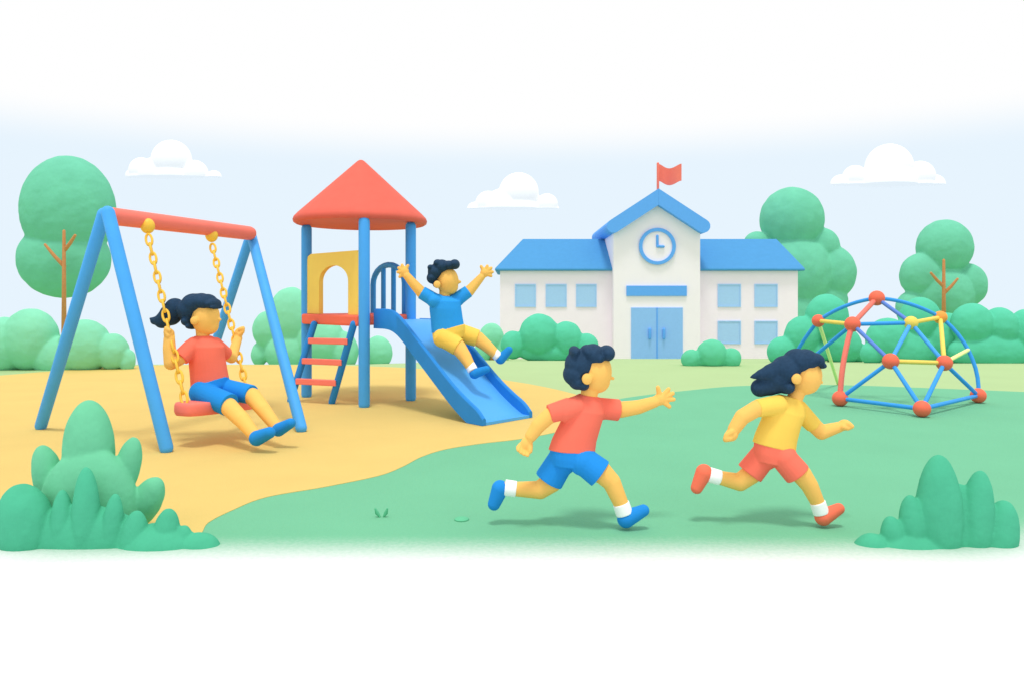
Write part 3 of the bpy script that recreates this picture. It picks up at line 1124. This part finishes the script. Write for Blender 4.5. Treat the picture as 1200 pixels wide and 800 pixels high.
def running_boy():
    K = Kid(5.04, 'running boy in coral t-shirt and blue shorts, one arm reaching forward', V(((735 - 600) / F * 5.04, 5.04, 0)))
    vx = 1.15 * K.k
    b = MB()
    dep = K.head(b, 697, 435, 20, 24.5, (718.5, 443), (688, 443.5), 6.2, 0, (700, 446, 15, 14))
    K.limb(b, [(692, 452, 0, 9.5), (689, 470, 0, 9.5)])
    K.torso(b, [(670, 530, 20, 13, 8, 0), (676, 508, 21, 15, 12, 0), (684, 484, 21, 16, 14, 0), (688, 470, 14, 12, 14, 0)])
    n, f = -0.075, 0.075
    K.limb(b, [(664, 481, n*.75, 7.5), (643, 487, n, 8.6), (631, 498, n, 8.2), (622.5, 510, n, 6.8)])
    K.loose_hand(b, (617, 519, n), 8.6, -118)
    K.limb(b, [(705, 480, f, 9), (728, 479.5, f, 9.2), (748, 476.5, f, 8), (767, 470.5, f, 6.4)])
    K.oval(b, 773, 467.5, 8, 7.4, 5, f, -15)
    K.fingers(b, (774, 467.5, f), [(771, 453.5, -.01), (783.5, 455.5), (788.5, 460.5), (789.5, 467.5), (784.5, 476)], 2.8)
    K.limb(b, [(658, 542, f * .5, 11.5), (646, 564, f * .7, 12), (633, 573.5, f * .7, 10.2), (606, 572.5, f * .7, 8.2), (592, 571, f * .7, 7)])
    K.limb(b, [(684, 542, n * .5, 11.5), (705, 553, n * .7, 12), (716.5, 564, n * .7, 10.2), (727.5, 589, n * .7, 8.4), (732, 604, n * .7, 7)])
    b.build('body', SKIN, K.t, remesh=0.95 * K.k, relax=3)
    # shirt
    m = MB()
    K.torso(m, [(670, 527.5, 27.5, 19, 3, 0), (673, 515, 26, 19.5, 5, 0), (681, 495, 23.5, 20, 8, 0), (686, 480, 23, 19.5, 10, 0), (688.5, 468, 18, 15, 10, 0), (689, 462.5, 11, 11, 8, 0)])
    K.limb(m, [(676, 476, n * .6, 12), (662, 481, n * .8, 12)])
    K.cone(m, (668, 477.5, n * .7, 12.5), (643.5, 484.5, n, 10.8))
    K.limb(m, [(695, 476, f * .6, 12), (706, 479, f * .8, 12)])
    K.cone(m, (700, 477.5, f * .7, 12.5), (725, 480, f, 13))
    m.build('shirt', T_RED, K.t, remesh=0.95 * K.k, relax=2)
    # shorts
    m = MB()
    K.torso(m, [(670, 545, 24, 18, 3, 0), (670.5, 536, 26, 19, 3, 0), (671, 525, 26.5, 18.5, 2, 0)])
    K.limb(m, [(659, 540, f * .5, 16)])
    K.cone(m, (661, 533, f * .5, 16), (643, 562.5, f * .7, 17.6))
    K.limb(m, [(683, 540, n * .5, 16)])
    K.cone(m, (683, 539, n * .5, 16), (703.5, 554.5, n * .7, 17.4))
    m.build('shorts', S_BLUE, K.t, remesh=0.95 * K.k, relax=2)
    for a, c in (((605, 572.6, f * .7, 9.6), (591.5, 570.8, f * .7, 9.8)), ((727.6, 589, n * .7, 9.8), (732, 602, n * .7, 10))):
        m = MB()
        K.cone(m, a, c)
        m.build('sock', WHITE, K.t, remesh=0.9 * K.k, relax=2)
    shoe(K, (586, 572, f * .7), (579, 590, f * .7), 9.6, 7.2, SHOE_B)
    shoe(K, (733.5, 607.5, n * .7), (754, 597.5, n * .7), 9.8, 6.6, SHOE_B)
    K.hair([(680, 427, 18.5), (673, 438, 13.5), (695, 415.5, 13), (683, 449, 8), (676, 446, 10), (673, 411.5, 6.5), (700, 418, 9), (711, 413.5, 9.5), (688, 412, 8.5)], dep, 1.0 * K.k)


def running_girl():
    K = Kid(5.09, 'running girl in yellow t-shirt and coral shorts, long hair streaming back', V(((964 - 600) / F * 5.09, 5.09, 0)))
    b = MB()
    dep = K.head(b, 943, 439.5, 19.5, 22.5, (962.8, 447.5), (933.5, 443.5), 6.0, 0, (945, 448, 15, 13.5))
    K.limb(b, [(936, 455, 0, 8.5), (930, 470, 0, 8.5)])
    n, f = -0.075, 0.075
    K.torso(b, [(907, 524, 18, 12, 14, 0), (912, 505, 19, 14, 14, 0), (919, 482, 20, 14, 16, 0), (925, 470, 13, 11, 16, 0)])
    K.limb(b, [(903, 475.5, n * .75, 7.2), (887, 478, n, 9), (870, 488, n, 8.5), (860.5, 502, n, 7)])
    K.fist(b, (857.5, 508.5, n), 8.2, -115, 1)
    K.limb(b, [(938, 482, f, 8.5), (953, 497, f, 8.6), (962.5, 506, f, 8.4), (983, 500, f, 6)])
    K.fist(b, (989.5, 497.5, f), 7.6, 15, 1)
    K.limb(b, [(896, 537, f * .5, 10.5), (880, 555, f * .7, 11), (867, 564.5, f * .7, 9.8), (845, 559.5, f * .7, 7.8), (831, 556, f * .7, 6.5)])
    K.limb(b, [(920, 538, n * .5, 10.5), (939, 555, n * .7, 11), (948.5, 568, n * .7, 9.4), (958, 588, n * .7, 7.6), (962, 603, n * .7, 6.5)])
    b.build('body', SKIN, K.t, remesh=0.95 * K.k, relax=3)
    m = MB()
    K.torso(m, [(907, 523, 25.5, 17, 13, 0), (909.5, 512, 24.5, 17.5, 12, 0), (915, 496, 23, 18, 12, 0), (919.5, 482, 24, 17.5, 14, 0), (923, 471, 21, 14, 14, 0), (926, 464.5, 13, 10, 14, 0)])
    K.limb(m, [(912, 474, n * .6, 11), (902, 475.5, n * .8, 10.5)])
    K.cone(m, (906, 474.5, n * .7, 11), (887.5, 478, n, 10.4))
    K.limb(m, [(931, 476, f * .6, 11), (938, 482, f * .8, 10.5)])
    K.cone(m, (934, 478, f * .7, 11.5), (953.5, 498, f, 9.8))
    m.build('shirt', T_YEL, K.t, remesh=0.95 * K.k, relax=2)
    m = MB()
    K.torso(m, [(906.5, 542, 22, 16, 8, 0), (907, 533, 24, 17, 11, 0), (908, 521, 24.5, 16.5, 13, 0)])
    K.limb(m, [(897, 535, f * .5, 14.5)])
    K.cone(m, (899, 528, f * .5, 15), (878.3, 554, f * .7, 16))
    K.limb(m, [(919, 536, n * .5, 14.5)])
    K.cone(m, (919, 537, n * .5, 15), (935, 555.5, n * .7, 15.6))
    m.build('shorts', T_RED, K.t, remesh=0.95 * K.k, relax=2)
    for a, c in (((844, 559.3, f * .7, 9), (830.5, 555.6, f * .7, 9.2)), ((958, 587.5, n * .7, 9), (962.5, 601, n * .7, 9.2))):
        m = MB()
        K.cone(m, a, c)
        m.build('sock', WHITE, K.t, remesh=0.9 * K.k, relax=2)
    shoe(K, (825, 553, f * .7), (816.5, 571, f * .7), 9.4, 6.8, SHOE_R)
    shoe(K, (964.5, 605.5, n * .7), (983, 595.5, n * .7), 9.2, 6.2, SHOE_R)

    def streams(mb):
        K.limb(mb, [(915, 432, -.02, 11), (903, 436, -.02, 9.5), (892, 438.5, -.02, 6), (884, 440.5, -.01, 3.2), (880, 441.5, 0, 1.5)])
        K.limb(mb, [(915, 445, .02, 14), (901, 450, .02, 12.5), (890.5, 454, .02, 10.2)])
    K.hair([(934, 423.5, 15.5), (944, 421.5, 13), (955, 421, 8), (959.5, 427, 4.5), (921, 433, 17), (912, 443, 15, 15), (920, 452, 9)], dep, 1.0 * K.k, 0, streams)


def swing_girl():
    K = Kid(8.15, 'girl with a ponytail in coral t-shirt sitting on the swing, holding its chains', P(240, 470, 8.15))
    b = MB()
    dep = K.head(b, 241, 372, 15.8, 20, (257.5, 374.5), (227.6, 376), 4.6, 0, (244, 381, 12, 11.5))
    K.limb(b, [(237, 386, 0, 7), (238, 400, 0, 7)])
    K.torso(b, [(246, 452, 16, 12, -12, 0), (245, 440, 17, 13, -10, 0), (242, 415, 17, 14, -2, 0), (240, 402, 12, 11, 0, 0)])
    # near arm to the near chain, far arm to the far chain
    K.limb(b, [(224, 409, -0.12, 7), (211, 420, -0.2, 7), (200.5, 425, -0.24, 7.4), (198.5, 408, -0.23, 6.6), (198.3, 397, -0.22, 5.8)])
    K.fist(b, (198.2, 391.5, -0.215), 6.6, 90, -1)
    K.limb(b, [(255, 408, 0.15, 6.5), (264, 415, 0.3, 6.5), (271.5, 419, 0.45, 6.4), (276, 405, 0.6, 5.6), (279, 396, 0.68, 5.0)])
    K.fist(b, (280, 390, 0.7), 6.4, 75, 1)
    K.limb(b, [(237, 459, -0.12, 9.5), (268, 476, -0.33, 9.5), (284, 492, -0.5, 8.2), (299, 510, -0.62, 6.2)])
    K.limb(b, [(252, 453, 0.1, 10), (296, 464, -0.12, 9.2), (309, 480, -0.28, 7.8), (324, 500, -0.4, 6)])
    b.build('body', SKIN, K.t, remesh=0.8 * K.k, relax=3)
    m = MB()
    K.torso(m, [(246, 449, 22.5, 18, -17, 0), (244.5, 436, 21.3, 18, -12, 0), (242.5, 420, 20.5, 19, -4, 0), (241, 406, 21, 18.5, 0, 0), (239, 397, 15, 13, 0, 0), (238, 393.5, 9, 9, 0, 0)])
    K.limb(m, [(228, 404, -0.08, 9), (222, 409, -0.12, 9)])
    K.cone(m, (226, 405, -0.1, 9.5), (211.5, 419.5, -0.2, 9.8))
    K.limb(m, [(252, 404, 0.1, 8.5), (256, 408, 0.16, 8.5)])
    K.cone(m, (252, 404, 0.12, 9), (264.5, 415, 0.3, 8.8))
    m.build('shirt', T_RED, K.t, remesh=0.8 * K.k, relax=2)
    m = MB()
    K.limb(m, [(242, 452, -0.04, 13.5), (250, 450, 0.05, 13)])
    K.torso(m, [(247, 462, 20, 18, -14, 0), (247, 455, 22, 19, -16, 0), (246, 446, 22, 18, -17, 0)])
    K.limb(m, [(236, 460, -0.13, 13)])
    K.cone(m, (234, 459, -0.12, 13), (269, 474, -0.32, 13.2))
    K.limb(m, [(255, 455, 0.1, 12.5)])
    K.cone(m, (252, 453, 0.1, 12.5), (295, 462, -0.11, 11.3))
    m.build('shorts', S_BLUE, K.t, remesh=0.8 * K.k, relax=2)
    shoe(K, (301, 513, -0.65), (316, 506.5, -0.72), 8.0, 6.0, SHOE_B)
    shoe(K, (326.5, 503, -0.43), (340.5, 495.5, -0.48), 7.2, 5.4, SHOE_B)

    def tail(mb):
        K.limb(mb, [(212, 360, 0, 6), (205, 361, 0, 11), (200, 369, 0, 12), (190, 376, 0, 8.5), (181, 376, 0, 4.5), (176.5, 373.5, 0, 1.6)])
    K.hair([(222, 363, 13.5), (227, 357, 13), (236, 354, 10.5), (231, 356, 12), (243, 354.5, 10), (250, 356, 6.5), (254, 360, 2.6), (222.5, 376, 7), (226, 382, 4)], dep, 0.85 * K.k, 0, tail)


def sliding_boy():
    K = Kid(10.05, 'boy in blue t-shirt and yellow shorts sliding down the slide, both arms raised', P(530, 412, 10.05))
    b = MB()
    dep = K.head(b, 524.5, 329.5, 13, 16, (538.6, 330.5), (512.3, 333.6), 4.2, 0, (526.5, 336, 10.5, 9.5))
    K.limb(b, [(521, 342, 0, 6), (521, 352, 0, 6)])
    K.torso(b, [(525, 392, 15, 12, -10, 0), (523, 375, 15, 12, -4, 0), (522, 358, 15, 12, 0, 0), (521, 350, 11, 10, 0, 0)])
    n, f = -0.1, 0.1
    K.limb(b, [(508, 352, n, 6), (494, 343, n, 6.2), (484, 332, n - .02, 5.2), (476.5, 323, n - .03, 4.2)])
    K.oval(b, 474, 318.5, 5.4, 5.6, 3.6, n - .03, -40)
    K.fingers(b, (474, 318.5, n - .03), [(471.2, 310.8), (467.2, 314), (466.2, 319), (468.5, 324.5), (478, 311.5)], 2.05)
    K.limb(b, [(537, 351, f, 6), (549.5, 341.5, f, 6.2), (557, 333, f + .02, 5.2), (564, 325, f + .03, 4.2)])
    K.oval(b, 568, 320, 5.4, 5.6, 3.6, f + .03, 40)
    K.fingers(b, (568, 320, f + .03), [(563.8, 312.3), (571, 311.8), (575.6, 314.2), (577.2, 318.8), (575.5, 323.5)], 2.05)
    K.limb(b, [(519, 396, n, 10.5), (537, 407, n - 0.05, 8.6), (545, 418, n - 0.12, 7), (553, 432, n - 0.2, 5.2)])
    K.limb(b, [(538, 391, f, 10), (560, 397, f, 8.2), (570, 405, f - .03, 6.8), (583, 417, f - .06, 5.2)])
    b.build('body', SKIN, K.t, remesh=0.75 * K.k, relax=2)
    m = MB()
    K.torso(m, [(525, 386.5, 19.5, 15, -12, 0), (523.5, 374, 18.8, 15, -5, 0), (522, 362, 18.8, 15.5, 0, 0), (521.5, 353, 18, 14.5, 0, 0), (521, 347, 9, 9, 0, 0)])
    K.limb(m, [(513, 353, n * .7, 8), (508, 352, n, 8)])
    K.cone(m, (510, 352.5, n * .8, 8.4), (493.8, 342.8, n, 7.8))
    K.limb(m, [(531, 353, f * .7, 8), (536, 351, f, 8)])
    K.cone(m, (533.5, 352.5, f * .8, 8.4), (549.2, 341.3, f, 7.4))
    m.build('shirt', T_BLUE, K.t, remesh=0.75 * K.k, relax=2)
    m = MB()
    K.torso(m, [(527, 398, 17, 14, -12, 0), (526, 391, 19.5, 15.5, -13, 0), (525.5, 384, 19.6, 15, -13, 0)])
    K.limb(m, [(519, 396, n, 11)])
    K.cone(m, (515, 393, n, 11), (537, 406.5, n - 0.05, 10.6))
    K.limb(m, [(537, 390, f, 11)])
    K.cone(m, (534, 388, f, 11), (559.5, 396.5, f, 10.4))
    m.build('shorts', T_YEL, K.t, remesh=0.75 * K.k, relax=2)
    for a, c in (((550.4, 427, n - .17, 6), (554.5, 434.5, n - .21, 6.1)), ((578.6, 412.6, f - .05, 5.8), (584.5, 418.5, f - .06, 6))):
        m = MB()
        K.cone(m, a, c)
        m.build('sock', WHITE, K.t, remesh=0.7 * K.k, relax=2)
    shoe(K, (556, 437.5, n - .22), (570, 432.5, n - .24), 5.6, 4.0, SHOE_B)
    shoe(K, (586.5, 420.5, f - .06), (596.5, 410, f - .06), 5.8, 4.2, SHOE_B)
    K.hair([(510.5, 319, 9.2), (507, 326, 7), (518, 312.8, 8.6), (526, 311.5, 6), (533, 310, 6), (504.8, 313.8, 3.7), (511, 334, 3.4), (513, 309, 5)], dep, 0.75 * K.k)


running_boy()
running_girl()
swing_girl()
sliding_boy()


# ------------------------------------------------------------------ small things on the lawn
def tuft():
    g = G(447, 606)
    t = MB()
    for (dx, lean) in ((-0.012, -0.03), (0.016, 0.025)):
        a = g + V((dx, 0, 0.008))
        t.tube([a, a + V((lean * 0.6, 0, 0.025)), a + V((lean, -0.005, 0.055))], [0.007, 0.014, 0.006], 10)
    tag(t.build('grass_tuft', GRASSD), 'tiny two-bladed green grass tuft standing alone in the front lawn', 'grass tuft')
    g = G(541, 609)
    t = MB()
    t.ell(g + V((0, 0, 0.008)), (V((0.05, 0, 0)), V((0, 0.055, 0)), V((0, 0, 0.012))), 24, 10)
    tag(t.build('ground_plant', GRASSD), 'small flat round green ground plant in lawn near the boy\'s back foot', 'plant')


tuft()
